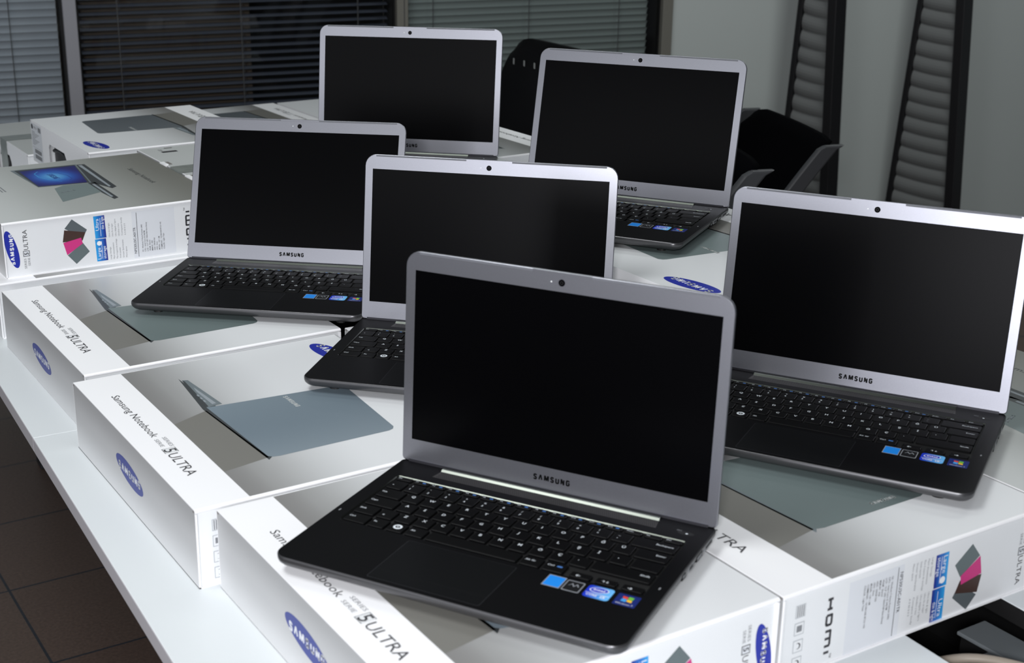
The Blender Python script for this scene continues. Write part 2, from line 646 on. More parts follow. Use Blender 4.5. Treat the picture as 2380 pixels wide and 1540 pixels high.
# ------------------------------------------------------------------ desks
TO = (0.353, -1.556)
TANG = math.atan2(0.037, 0.748)


def desk_frame(ut, vt):
    """desk coordinates to row coordinates"""
    n = math.hypot(0.037, 0.748)
    vx, vy = -0.037 / n, 0.748 / n
    return TO[0] + vx * vt + vy * ut, TO[1] + vy * vt - vx * ut


def desk(u0, u1, v0, v1, label, edge='desk_edge'):
    cu, cv = desk_frame((u0 + u1) / 2, (v0 + v1) / 2)
    c = uv2w(cu, cv)
    # local x along ut, local y = -vt
    t = empty('desk', (c.x, c.y, 0), PSI - TANG)
    tag(t, label, 'desk', 'white desks pushed together')
    hx, hy = (u1 - u0) / 2, (v1 - v0) / 2
    mb = MB()
    mb.box(-hx + 0.0008, hx, -hy + 0.0008, hy - 0.0008, 0.732, 0.75, 'desk_white')
    mb.build('desktop', t, bevel=0.0006)
    mb = MB()
    mb.box(-hx, -hx + 0.0009, -hy + 0.001, hy - 0.001, 0.7325, 0.7495, edge)
    mb.build('edge_band', t)
    for sy in (-1, 1):
        mb = MB()
        y = sy * (hy - 0.12)
        mb.box(hx * 0.4, hx * 0.4 + 0.05, y - 0.02, y + 0.02, 0.03, 0.70, 'steel_dark')
        mb.box(hx * 0.32, hx * 0.85, y - 0.025, y + 0.025, 0.0, 0.03, 'steel_dark')
        mb.box(-hx * 0.25, hx * 0.8, y - 0.02, y + 0.02, 0.70, 0.732, 'steel_dark')
        mb.build('leg', t, bevel=0.003)
    return t


desk(0, 0.5875, 0.0, 1.45, 'white desk nearest the camera, under the front laptop, with bare strip along its edge')
desk(0, 0.445, -1.75, 0.0, 'white desk beyond the thin seam, under the left laptop and cartons')
desk(0.714, 1.27, -0.2, 1.45, 'white desk across the cable gap at the lower right corner', 'tray_black')
desk(0.714, 1.27, -1.95, -0.2, 'far right white desk under the cartons of the upper laptops', 'tray_black')

# cable tray in the gap between the desks
du, dv = desk_frame(0.70, 0.55)
c = uv2w(du, dv)


def cable_tray(ut, vt, x0, x1, hy, label):
    a, b_ = desk_frame(ut, vt)
    c = uv2w(a, b_)
    tray = empty('cable_tray', (c.x, c.y, 0.56), PSI - TANG)
    tag(tray, label, 'cable tray', 'black cable trays between the desks')
    mb = MB()
    mb.box(x0, x1, -hy, hy, 0.0, 0.004, 'tray_black')
    mb.box(x0, x0 + 0.004, -hy, hy, 0.004, 0.10, 'tray_black')
    mb.box(x1 - 0.004, x1, -hy, hy, 0.004, 0.1715, 'tray_black')
    mb.box(x0, x1, hy - 0.004, hy, 0.004, 0.10, 'tray_black')
    mb.build('channel', tray)
    for y in (-hy + 0.05, hy - 0.05):
        mb = MB()
        mb.box(x1 - 0.012, x1 - 0.004, y - 0.01, y + 0.01, 0.004, 0.1715, 'tray_black')
        mb.build('bracket', tray)


cable_tray(0.70, 0.55, -0.10, 0.17, 0.75, 'black cable tray in the gap at the lower right corner')
cable_tray(0.70, -1.07, -0.26, 0.17, 0.84, 'black tray added to darken the gap between the left and middle laptops')  # added so that the gap looks black instead of showing lit floor


def strip_plate(ua, ub, va, vb, label):
    a = uv2w((ua + ub) / 2, (va + vb) / 2)
    t = empty('grey_panel', (a.x, a.y, 0.564), PSI)
    mb = MB()
    hx, hy = (ub - ua) / 2, (vb - va) / 2
    mb.box(-hx, hx, -hy, hy, 0.126, 0.13, 'plate_grey')
    mb.build('panel', t, bevel=0.001)
    mb = MB()
    mb.box(-hx + 0.002, hx - 0.002, -hy + 0.004, hy - 0.004, 0, 0.126, 'tray_black')
    mb.build('riser', t)
    tag(t, label, 'panel', 'grey panels in the cable tray')


strip_plate(0.985, 1.022, -0.722, -0.25, 'grey panel in the cable gap, the one beside the beige cable')
strip_plate(1.026, 1.066, -0.762, -0.25, 'grey panel in the cable gap, the one at the far side')


def cable(pts, r, label):
    mb = MB()
    P = []
    n = len(pts)
    for i in range(n - 1):
        p0, p1, p2, p3 = (Vector(pts[max(0, min(n - 1, i + k))]) for k in (-1, 0, 1, 2))
        for s in range(8):
            t = s / 8
            P.append(0.5 * ((2 * p1) + (-p0 + p2) * t + (2 * p0 - 5 * p1 + 4 * p2 - p3) * t * t + (-p0 + 3 * p1 - 3 * p2 + p3) * t ** 3))
    P.append(Vector(pts[-1]))
    mb.tube(P, r, 'cable_beige', 12)
    tag(mb.build('cable'), label, 'cable', 'beige cables in the cable tray')


def gap(u, v, z):
    p = uv2w(u, v)
    return (p.x, p.y, z)


cable([gap(0.93, -0.78, 0.60), gap(0.935, -0.745, 0.68), gap(0.945, -0.70, 0.722), gap(0.98, -0.66, 0.725), gap(1.02, -0.60, 0.712), gap(1.03, -0.50, 0.702)], 0.0045, 'beige cable arching up nearest the grey panels')
cable([gap(0.925, -0.735, 0.60), gap(0.93, -0.70, 0.66), gap(0.94, -0.66, 0.71), gap(0.965, -0.61, 0.722), gap(1.01, -0.55, 0.707), gap(1.02, -0.46, 0.702)], 0.0045, 'beige cable lying closest to the near desk edge')

# ------------------------------------------------------------------ cartons
BW, BD = 0.3336, 0.387


def front_print(F):
    """print of the short side; x 0..BW from the left, y 0..HB from the bottom (reading upwards)"""
    U = math.pi / 2
    F.oval_logo(0.0120, 0.0415, 0.0285, 0.0080, U, math.radians(12), l=2)
    F.text('ULTRA', 0.0350, 0.0385, 0.0065, 'ink', 3, U, width=0.0295)
    F.rect(0.0272, 0.0365, 0.0288, 0.0372, 'ink', 2)
    F.rect(0.0280, 0.0357, 0.0296, 0.0364, 'label_paper', 3)
    F.text('5', 0.0346, 0.0310, 0.0056, 'ink', 4, U, bold=0.02)
    F.text('SERIES', 0.0308, 0.0110, 0.0032, 'ink_grey', 3, U, width=0.0150)
    F.text('SERIE', 0.0362, 0.0145, 0.0032, 'ink_grey', 3, U, width=0.0120)
    for pts, m_, l in (([(0.0907, 0.022), (0.1143, 0.0379), (0.1235, 0.0234), (0.1027, 0.0073)], 'fan_slate', 2),
                       ([(0.0892, 0.062), (0.1009, 0.0746), (0.1219, 0.0566), (0.115, 0.0455)], 'fan_grey', 3),
                       ([(0.0886, 0.0599), (0.1195, 0.053), (0.1142, 0.0412), (0.0851, 0.0423)], 'fan_brown', 4),
                       ([(0.0857, 0.0413), (0.1124, 0.0458), (0.1142, 0.0368), (0.0901, 0.0225)], 'fan_pink', 5)):
        F.poly(pts[::-1] if m_ != 'fan_slate' else pts, m_, l)
    for y0, y1, a, b2 in ((0.0410, 0.0748, 'Ultra', 'thin & light'), (0.0064, 0.0400, 'Large', 'storage')):
        F.poly([(0.1335, y0), (0.1500, y0), (0.1490, y1), (0.1325, y1)], 'tile_blue', 2, [(1, 0), (0, 0), (0, 1), (1, 1)])
        F.text(a, 0.1400, y0 + (0.012 if a == 'Ultra' else 0.003), 0.0052, 'white_ink', 3, U, width=0.0175)
        F.text(b2, 0.1476, y0 + 0.003 + (0.010 if a == 'Ultra' else 0), 0.0044, 'white_ink', 3, U, width=0.0190)
        F.rect(0.1418, 0.1424, y0 + 0.003, y0 + 0.030, 'white_ink', 3)
    F.ellipse(0.1385, 0.0335, 0.0035, 0.0035, 'white_ink', 3)
    for i, (s, ln) in enumerate((('Ultra thin & light', 17), ('Ultra fin et leger', 16), ('Ultra delgado y ligero', 21), ('Ultrafino e leve', 15), ('Compact body', 22), ('A 0 00 0 0 0', 14))):
        F.text(s, 0.1555 + i * 0.0048, 0.041, 0.0022, 'ink_grey', 3, U, width=ln * 0.00125)
    for i, (s, ln) in enumerate((('Large Storage', 15), ('Mayor almacenamiento', 20), ('Plus d espace de stockage', 24), ('Grande capacidade', 13), ('Grosser Speicherplatz', 22), ('More space', 13))):
        F.text(s, 0.1555 + i * 0.0048, 0.007, 0.0022, 'ink_grey', 3, U, width=ln * 0.00125)
    F.rect(0.1900, 0.2560, 0.0035, 0.0745, 'label_paper', 1)
    F.text('NP530U3C-A01TR', 0.1945, 0.0105, 0.0036, 'ink', 3, U, width=0.0400, bold=0.008)
    F.rect(0.1968, 0.1975, 0.0050, 0.0725, 'ink', 3)
    for i, s in enumerate(('OS : Windows 7 Home Premium (64b)', 'CPU : Intel Core i5 2467M', 'LCD : 13.3" LED 1366x768 Non-Glossy', 'VRAM : Shared', 'MEMORY : 4GB', 'HDD : 500GB Hdd', 'ODD : None', 'MODEL : 120 1.3M', 'COMMUNIC. : 10/100/1000 BT3.0 +HS', 'COLOR : Light Titan')):
        F.text(s, 0.2050 + i * 0.0037, 0.0115, 0.0021, 'ink', 3, U, width=len(s) * 0.00128, bold=0.006)
    F.brand(0.2772, 0.0385, 0.0540, 0.0085, 'ink', 3, U, word='HDmI', t=0.17)
    F.text('™', 0.2750, 0.0660, 0.004, 'ink', 3, U)
    for i in range(4):
        y = 0.008 + i * 0.0165
        F.rect(0.3060, 0.3170, y, y + 0.012, 'ink_light', 2)
        F.rect(0.3068, 0.3162, y + 0.0008, y + 0.0112, 'card_white', 3)
        if i == 0:
            for k in range(4):
                F.rect(0.3075 + k * 0.0022, 0.3088 + k * 0.0022, y + 0.001, y + 0.011, 'ink_grey', 4)
        elif i == 1:
            F.rect(0.3085, 0.3145, y + 0.003, y + 0.009, 'ink_grey', 4)
        else:
            F.ellipse(0.3115, y + 0.006, 0.003, 0.003, 'ink', 4)
            F.ellipse(0.3125, y + 0.006, 0.0025, 0.0025, 'card_white', 5)


def spine_print(F, navy=True):
    """long side, x 0..BD, y 0..HB"""
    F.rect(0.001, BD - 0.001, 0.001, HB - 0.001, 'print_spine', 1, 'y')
    F.oval_logo(0.1925, 0.0415, 0.0430, 0.0125, 0, math.radians(-7), mo='logo_navy', mw='label_paper', l=2)


def top_print(F, lid):
    """F: x along the carton depth (from back to front), y along u; both in metres"""
    # gradient panel beside the white strip
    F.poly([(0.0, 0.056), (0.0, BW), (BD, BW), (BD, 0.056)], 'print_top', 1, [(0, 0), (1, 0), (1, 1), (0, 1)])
    F.poly([(0.180, 0.0565), (0.160, 0.100), (0.312, 0.1085), (0.322, 0.0565)][::-1], 'print_shadow', 2)
    F.poly([(0.05, 0.108), (0.155, 0.098), (0.318, 0.106), (0.312, 0.112), (0.15, 0.114)][::-1], 'print_dark' if lid != 'print_lid_green' else 'print_mid', 2)
    # lid seen from behind, hinge along the left edge
    L = [(0.1520, 0.1035), (0.168, 0.262)]
    pts = [(0.152, 0.1035), (0.1655, 0.255), (0.1675, 0.260), (0.173, 0.2635), (0.305, 0.2545), (0.3105, 0.251), (0.313, 0.245), (0.3145, 0.119), (0.313, 0.1125), (0.309, 0.1085)]
    F.poly(pts[::-1], lid, 3, [(p[0] * 3.0 - 0.2, 0) for p in pts[::-1]])
    # open screen seen edge-on
    F.poly([(0.057, 0.110), (0.060, 0.116), (0.150, 0.1225), (0.1525, 0.1035)], 'print_mid', 4)
    F.poly([(0.059, 0.1095), (0.062, 0.1115), (0.150, 0.1065), (0.1515, 0.1035)], 'print_dark', 5)
    F.poly([(0.085, 0.1135), (0.145, 0.1175), (0.146, 0.1125), (0.100, 0.1115)], 'print_silver', 5)
    for k in range(3):
        F.rect(0.110 + k * 0.010, 0.116 + k * 0.010, 0.1075, 0.1095, 'print_silver', 6)
    if lid == 'print_lid_green':
        F.brand(0.3010, 0.2070, 0.032, 0.0056, 'card_grey', 4, math.pi / 2)
    elif lid == 'print_lid_sage':
        F.brand(0.172, 0.1770, 0.036, 0.0056, 'card_grey', 4, math.radians(-3))
    else:
        F.brand(0.183, 0.1915, 0.036, 0.0056, 'card_grey', 4, math.radians(1))
    F.oval_logo(0.061, 0.3005, 0.0440, 0.0150, 0, math.radians(9), l=2)
    F.text('Samsung Notebook', 0.0652, 0.0235, 0.0088, 'ink', 3, 0, width=0.1375)
    F.text('SERIES', 0.2075, 0.0325, 0.0043, 'ink_grey', 3, 0, width=0.0270)
    F.text('SERIE', 0.2095, 0.0235, 0.0043, 'ink_grey', 3, 0, width=0.0220)
    F.rect(0.2375, 0.2500, 0.0215, 0.0360, 'ink', 2)
    F.rect(0.2382, 0.2500, 0.0222, 0.0353, 'card_white', 3)
    F.text('5', 0.2400, 0.0226, 0.0124, 'ink', 4, 0, bold=0.01, width=0.0085)
    F.text('ULTRA', 0.2530, 0.0220, 0.0115, 'ink', 3, 0, width=0.0600)


def under_print(F):
    """the other large face: two laptops, one with a lit blue screen. x along depth, y along u"""
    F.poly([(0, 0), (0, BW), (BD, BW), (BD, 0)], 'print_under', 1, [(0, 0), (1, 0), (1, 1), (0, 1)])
    sw = lambda l: [(v, u) for u, v in l]

    def P(l, m_, k, uvk=None):
        q = sw(l)
        a = sum(q[i][0] * q[(i + 1) % len(q)][1] - q[(i + 1) % len(q)][0] * q[i][1] for i in range(len(q)))
        if a < 0:
            q = q[::-1]
        F.poly(q, m_, k, [((p[0] - 0.116) / 0.075, (p[1] - 0.150) / 0.052) for p in q] if uvk else None)
    P([(0.206, 0.043), (0.222, 0.045), (0.216, 0.24), (0.206, 0.249), (0.19, 0.19)], 'print_dark', 2)
    P([(0.210, 0.050), (0.216, 0.050), (0.209, 0.232), (0.205, 0.235)], 'print_silver', 3)
    P([(0.1004, 0.0352), (0.2095, 0.0400), (0.1900, 0.192), (0.1078, 0.1840)], 'print_mid', 3)
    P([(0.1060, 0.0400), (0.2060, 0.0430), (0.1880, 0.190), (0.1085, 0.1800)], 'print_dark', 4)
    P([(0.1115, 0.0500), (0.2040, 0.0500), (0.1850, 0.186), (0.1100, 0.1775)], 'print_screen', 5, True)
    F.stroke([(0.066, 0.138), (0.082, 0.128), (0.110, 0.128), (0.140, 0.138), (0.160, 0.152)], 0.0012, 'print_cyan', 6)
    F.stroke([(0.160, 0.164), (0.146, 0.172), (0.120, 0.172), (0.094, 0.164), (0.074, 0.150)], 0.0012, 'print_blue', 6)
    F.brand(0.116, 0.150, 0.040, 0.0100, 'print_blue', 7, math.radians(3))
    P([(0.184, 0.192), (0.196, 0.192), (0.1945, 0.316), (0.186, 0.323), (0.182, 0.262)], 'print_dark', 2)
    P([(0.187, 0.205), (0.191, 0.205), (0.190, 0.305), (0.186, 0.307)], 'print_silver', 3)
    P([(0.1275, 0.2048), (0.1455, 0.1898), (0.184, 0.1935), (0.1836, 0.2657), (0.1133, 0.3019)], 'print_lid_green', 3)
    F.brand(0.236, 0.140, 0.024, 0.0045, 'print_silver', 5, math.radians(-70))
    F.text('Samsung Notebook', 0.120, 0.272, 0.009, 'print_dark', 3, 0, width=0.125)
    for k in range(4):
        F.rect(0.150, 0.190, 0.040 + k * 0.005, 0.042 + k * 0.005, 'ink_grey', 3)


def label_art(F, x0, y0, w_, h_):
    """shipping label: small round mark, text lines, bar codes"""
    F.rect(x0, x0 + w_, y0, y0 + h_, 'label_paper', 2)
    F.ellipse(x0 + w_ * 0.12, y0 + h_ * 0.90, w_ * 0.09, h_ * 0.07, 'ink', 3)
    F.text('900X 3A', x0 + w_ * 0.28, y0 + h_ * 0.87, h_ * 0.06, 'ink', 3, width=w_ * 0.3)
    for k in range(7):
        F.rect(x0 + w_ * (0.68 + k * 0.04), x0 + w_ * (0.70 + k * 0.04 + (k % 3) * 0.005), y0 + h_ * 0.82, y0 + h_ * 0.95, 'ink', 3)
    for k in range(9):
        F.rect(x0 + w_ * 0.06, x0 + w_ * (0.35 + 0.13 * ((k * 7) % 4)), y0 + h_ * (0.76 - k * 0.042), y0 + h_ * (0.775 - k * 0.042), 'ink_grey', 3)
    F.rect(x0 + w_ * 0.04, x0 + w_ * 0.96, y0 + h_ * 0.345, y0 + h_ * 0.352, 'ink_grey', 3)
    for j in range(2):
        for k in range(22):
            F.rect(x0 + w_ * (0.22 + k * 0.03), x0 + w_ * (0.235 + k * 0.03 + (k * 5 % 3) * 0.004), y0 + h_ * (0.20 - j * 0.15), y0 + h_ * (0.31 - j * 0.15), 'ink', 3)


_BODY = {}


def make_carton(kind, lid='print_lid', end_print=True):
    """local frame: x = u from the left edge, y = -(distance from the back edge), z from the bottom.
    kind: 'top' picture side up, 'under' other side up, 'plain' blank side up"""
    t = empty('laptop_carton', (0, 0, 0))
    e = 0.0022
    mb = MB()
    zt = HB - 0.0042
    # tray between the folded end walls
    mb.box(0.0015, BW - 0.013, -BD + e, -e, 0.0015, zt, 'card_white')
    mb.box(BW - 0.013, BW - 0.0015, -BD + e, -0.268, 0.0015, zt, 'card_white')
    mb.box(BW - 0.013, BW - 0.0015, -0.140, -e, 0.0015, zt, 'card_white')
    F = Face(mb, (0, -BD + e, 0), (1, 0, 0), (0, 0, 1))
    if not end_print:
        pass
    elif kind == 'top':
        F2 = Face(mb, (BW, -BD + e, HB - 0.006), (-1, 0, 0), (0, 0, -1))
        front_print(F2)
    elif kind == 'under':
        front_print(F)
    mb.build('tray', t)
    # outer wrap: folded top sheet with rounded ends, spine and far side
    mb = MB()
    n = 5
    prof = []
    r = 0.0021
    for k in range(n + 1):
        a = -math.pi / 2 - math.pi * k / n
        prof.append((-BD + r + r * math.cos(a), zt + r + r * math.sin(a)))
    for k in range(n + 1):
        a = math.pi / 2 - math.pi * k / n
        prof.append((-r + r * math.cos(a), zt + r + r * math.sin(a)))
    prof = prof[::-1]
    mb.loft([[(0, y, z) for y, z in prof], [(BW, y, z) for y, z in prof]], 'card_edge')
    mb.box(0, 0.0018, -BD, 0, 0, zt, 'card_edge')
    hole = [(0.145, 0.010), (0.262, 0.010), (0.262, 0.046), (0.256, 0.053), (0.158, 0.053), (0.145, 0.040)]
    for off in (0.0, -0.0018):
        holed(mb, [(0, 0), (BD, 0), (BD, zt), (0, zt)], [hole], lambda a, b_, o_=off: (BW + o_, -a, b_), 'card_edge')
    mb.mesh([(BW - 0.0018, 0, 0), (BW, 0, 0), (BW, -BD, 0), (BW - 0.0018, -BD, 0), (BW - 0.0018, 0, zt), (BW, 0, zt), (BW, -BD, zt), (BW - 0.0018, -BD, zt)],
            [(0, 1, 2, 3), (0, 4, 5, 1), (3, 2, 6, 7)], 'card_edge')
    mb.box(0, BW, -BD, 0, 0, 0.0016, 'card_edge')
    # rolled fold ends that show as small dark loops at the corners
    for x in (-0.0001, BW + 0.0001):
        for y in (-BD + 0.0040, -0.0040):
            s = -1 if x < 0 else 1
            mb.poly([(x, y + 0.0022 * math.cos(a) * s, zt + 0.0016 + 0.0012 * math.sin(a)) for a in [2 * math.pi * k / 12 for k in range(12)]], 'card_shade')
    # large face
    if kind == 'top':
        top_print(Face(mb, (0, -0.0030, HB), (0, -(BD - 0.006) / BD, 0), (1, 0, 0)), lid)
    elif kind == 'under':
        under_print(Face(mb, (0, -0.0030, HB), (0, -(BD - 0.006) / BD, 0), (1, 0, 0)))
    else:
        Fp = Face(mb, (0, 0, HB), (0, -1, 0), (1, 0, 0))
        Fp.rect(0.004, BD - 0.004, 0.001, BW - 0.001, 'card_grey', 1)
        Fp.rect(0.040, 0.052, 0.030, 0.058, 'ink', 2)
        Fp.text('ce', 0.022, 0.030, 0.010, 'ink', 2)
        Fp.rect(0.012, 0.017, 0.045, 0.060, 'ink', 2)
    # spine
    spine_print(Face(mb, (0, 0, 0), (0, -1, 0), (0, 0, 1)))
    w_ = mb.build('wrap', t)
    # handle in the far side
    mb = MB()
    mb.box(BW - 0.0125, BW - 0.0115, -0.267, -0.141, 0.006, 0.068, 'handle_black')
    mb.tube([(BW - 0.006, -0.158 - 0.01 * k, 0.042 + 0.006 * math.sin(math.pi * k / 9)) for k in range(10)], 0.0035, 'handle_black', 8)
    mb.tube([(BW - 0.009, -0.158, 0.042), (BW - 0.006, -0.158, 0.042)], 0.003, 'handle_black', 8)
    mb.build('handle', t)
    mb = MB()
    label_art(Face(mb, (BW + 0.0002, -BD, 0), (0, 1, 0), (0, 0, 1)), 0.003 if kind != 'plain' else 0.050, 0.004, 0.074, 0.073)
    mb.build('shipping_label', t, label='white shipping label with bar codes')
    if kind == 'plain':
        mb = MB()
        w2 = 0.028
        yc = -0.200
        P = [(-0.0006, 0.0), (-0.0006, HB + 0.0007), (BW + 0.0006, HB + 0.0007), (BW + 0.0006, 0.0)]
        for i in range(3):
            (xa, za), (xb, zb) = P[i], P[i + 1]
            for k in range(12):
                f0, f1 = k / 12, (k + 1) / 12
                dy = 0.0012 * math.sin(k * 2.1)
                dy2 = 0.0012 * math.sin((k + 1) * 2.1)
                mb.poly([(xa + (xb - xa) * f0, yc + w2 + dy, za + (zb - za) * f0), (xa + (xb - xa) * f0, yc - w2 + dy, za + (zb - za) * f0),
                         (xa + (xb - xa) * f1, yc - w2 + dy2, za + (zb - za) * f1), (xa + (xb - xa) * f1, yc + w2 + dy2, za + (zb - za) * f1)], 'tape')
        mb.build('packing_tape', t, label='wide clear packing tape')
        for yy in (-0.142, -0.262):
            mb = MB()
            mb.box(-0.0012, 0.0105, yy - 0.011, yy + 0.011, HB + 0.0001, HB + 0.0009, 'card_shade')
            mb.box(-0.0040, 0.0035, yy - 0.012, yy + 0.012, HB - 0.0045, HB + 0.0015, 'card_edge')
            mb.build('locking_tab', t)
    return t


CH = {}


def index_children():
    CH.clear()
    for o in list(COL.objects):
        if o.parent:
            CH.setdefault(o.parent.name, []).append(o)


protos = {}


def carton(kind, u0, vback, level, label, rot=False, lid='print_lid', jit=0.0, group='laptop cartons stacked on the desks', end_print=True):
    key = (kind, lid, end_print)
    if key not in protos:
        protos[key] = t = make_carton(kind, lid, end_print)
        index_children()
    else:
        t = copy_tree(protos[key])
    z = Z0 - HB + level * HB
    if rot:
        p = uv2w(u0 + BW, vback + BD)
        t.location = (p.x, p.y, z)
        t.rotation_euler = (0, 0, PSI + math.pi + jit)
    else:
        p = uv2w(u0, vback)
        t.location = (p.x, p.y, z)
        t.rotation_euler = (0, 0, PSI + jit)
    tag(t, label, 'box', group)
    return t


# level 0 stands on the desks, level 1 on top of it
carton('top', 0.4105, -1.108, 0, 'white carton under the nearest laptop, printed strip half hidden by it')
carton('top', 0.392, -1.5015, 0, 'white carton in front of the left laptop carton, blue grey lid picture fully visible')
carton('top', 0.410, -1.9035, 0, 'white carton under the left laptop, greenish lid picture', lid='print_lid_sage', end_print=False)
carton('top', 0.4125, -2.326, 0, 'lower carton carrying the one with a blue screen picture', end_print=False)
carton('top', 0.7475, -1.107, 0, 'white carton under the right laptop, its printed end wall facing the front', lid='print_lid_green')
carton('top', 0.7500, -1.518, 0, 'white carton behind the nearest laptop, under the middle laptop')
carton('under', 1.0850, -1.115, 0, 'carton at the right edge of the photo, blue screen picture on top')
carton('top', 1.0900, -1.535, 0, 'lower carton under the one carrying the upper right laptop')
carton('top', 1.0900, -1.940, 0, 'lower carton between the two upper laptops')
carton('top', 0.7600, -2.365, 0, 'lower carton under the taped one')
carton('top', 1.1050, -2.345, 0, 'lower carton behind the topmost laptop')
carton('top', 0.7000, -2.770, 0, 'lower carton under the one with the black handle hole')
carton('plain', 0.6900, -3.215, 0, 'taped carton at the far left edge, with black handle hole', rot=True)
carton('top', 1.0450, -3.160, 0, 'far carton before the half open blind, grey lid picture', rot=True, lid='print_lid_grey')
carton('top', 1.3880, -3.155, 0, 'farthest white carton, left of the topmost laptop', rot=True)
carton('under', 0.4310, -2.345, 1, 'raised carton left of the left laptop, blue screen picture on top and printed end wall')
carton('plain', 0.7700, -2.372, 1, 'carton closed with clear packing tape, right of the blue screen picture', )
carton('top', 0.6880, -2.7745, 1, 'carton with dark handle hole and shipping label, grey lid picture on top', rot=True, lid='print_lid_grey')
carton('top', 1.0430, -1.555, 1, 'carton under the upper right laptop, blue oval logo near its corner', rot=True, lid='print_lid_sage')
carton('top', 1.1085, -2.375, 1, 'carton behind the topmost laptop, seen at its right side', rot=True, lid='print_lid_grey')
carton('top', 0.9500, -1.9800, 1, 'carton under the front of the topmost laptop')

# ------------------------------------------------------------------ laptops
LW, LD, LT = 0.1575, 0.22445, 0.017
HL = 0.20725


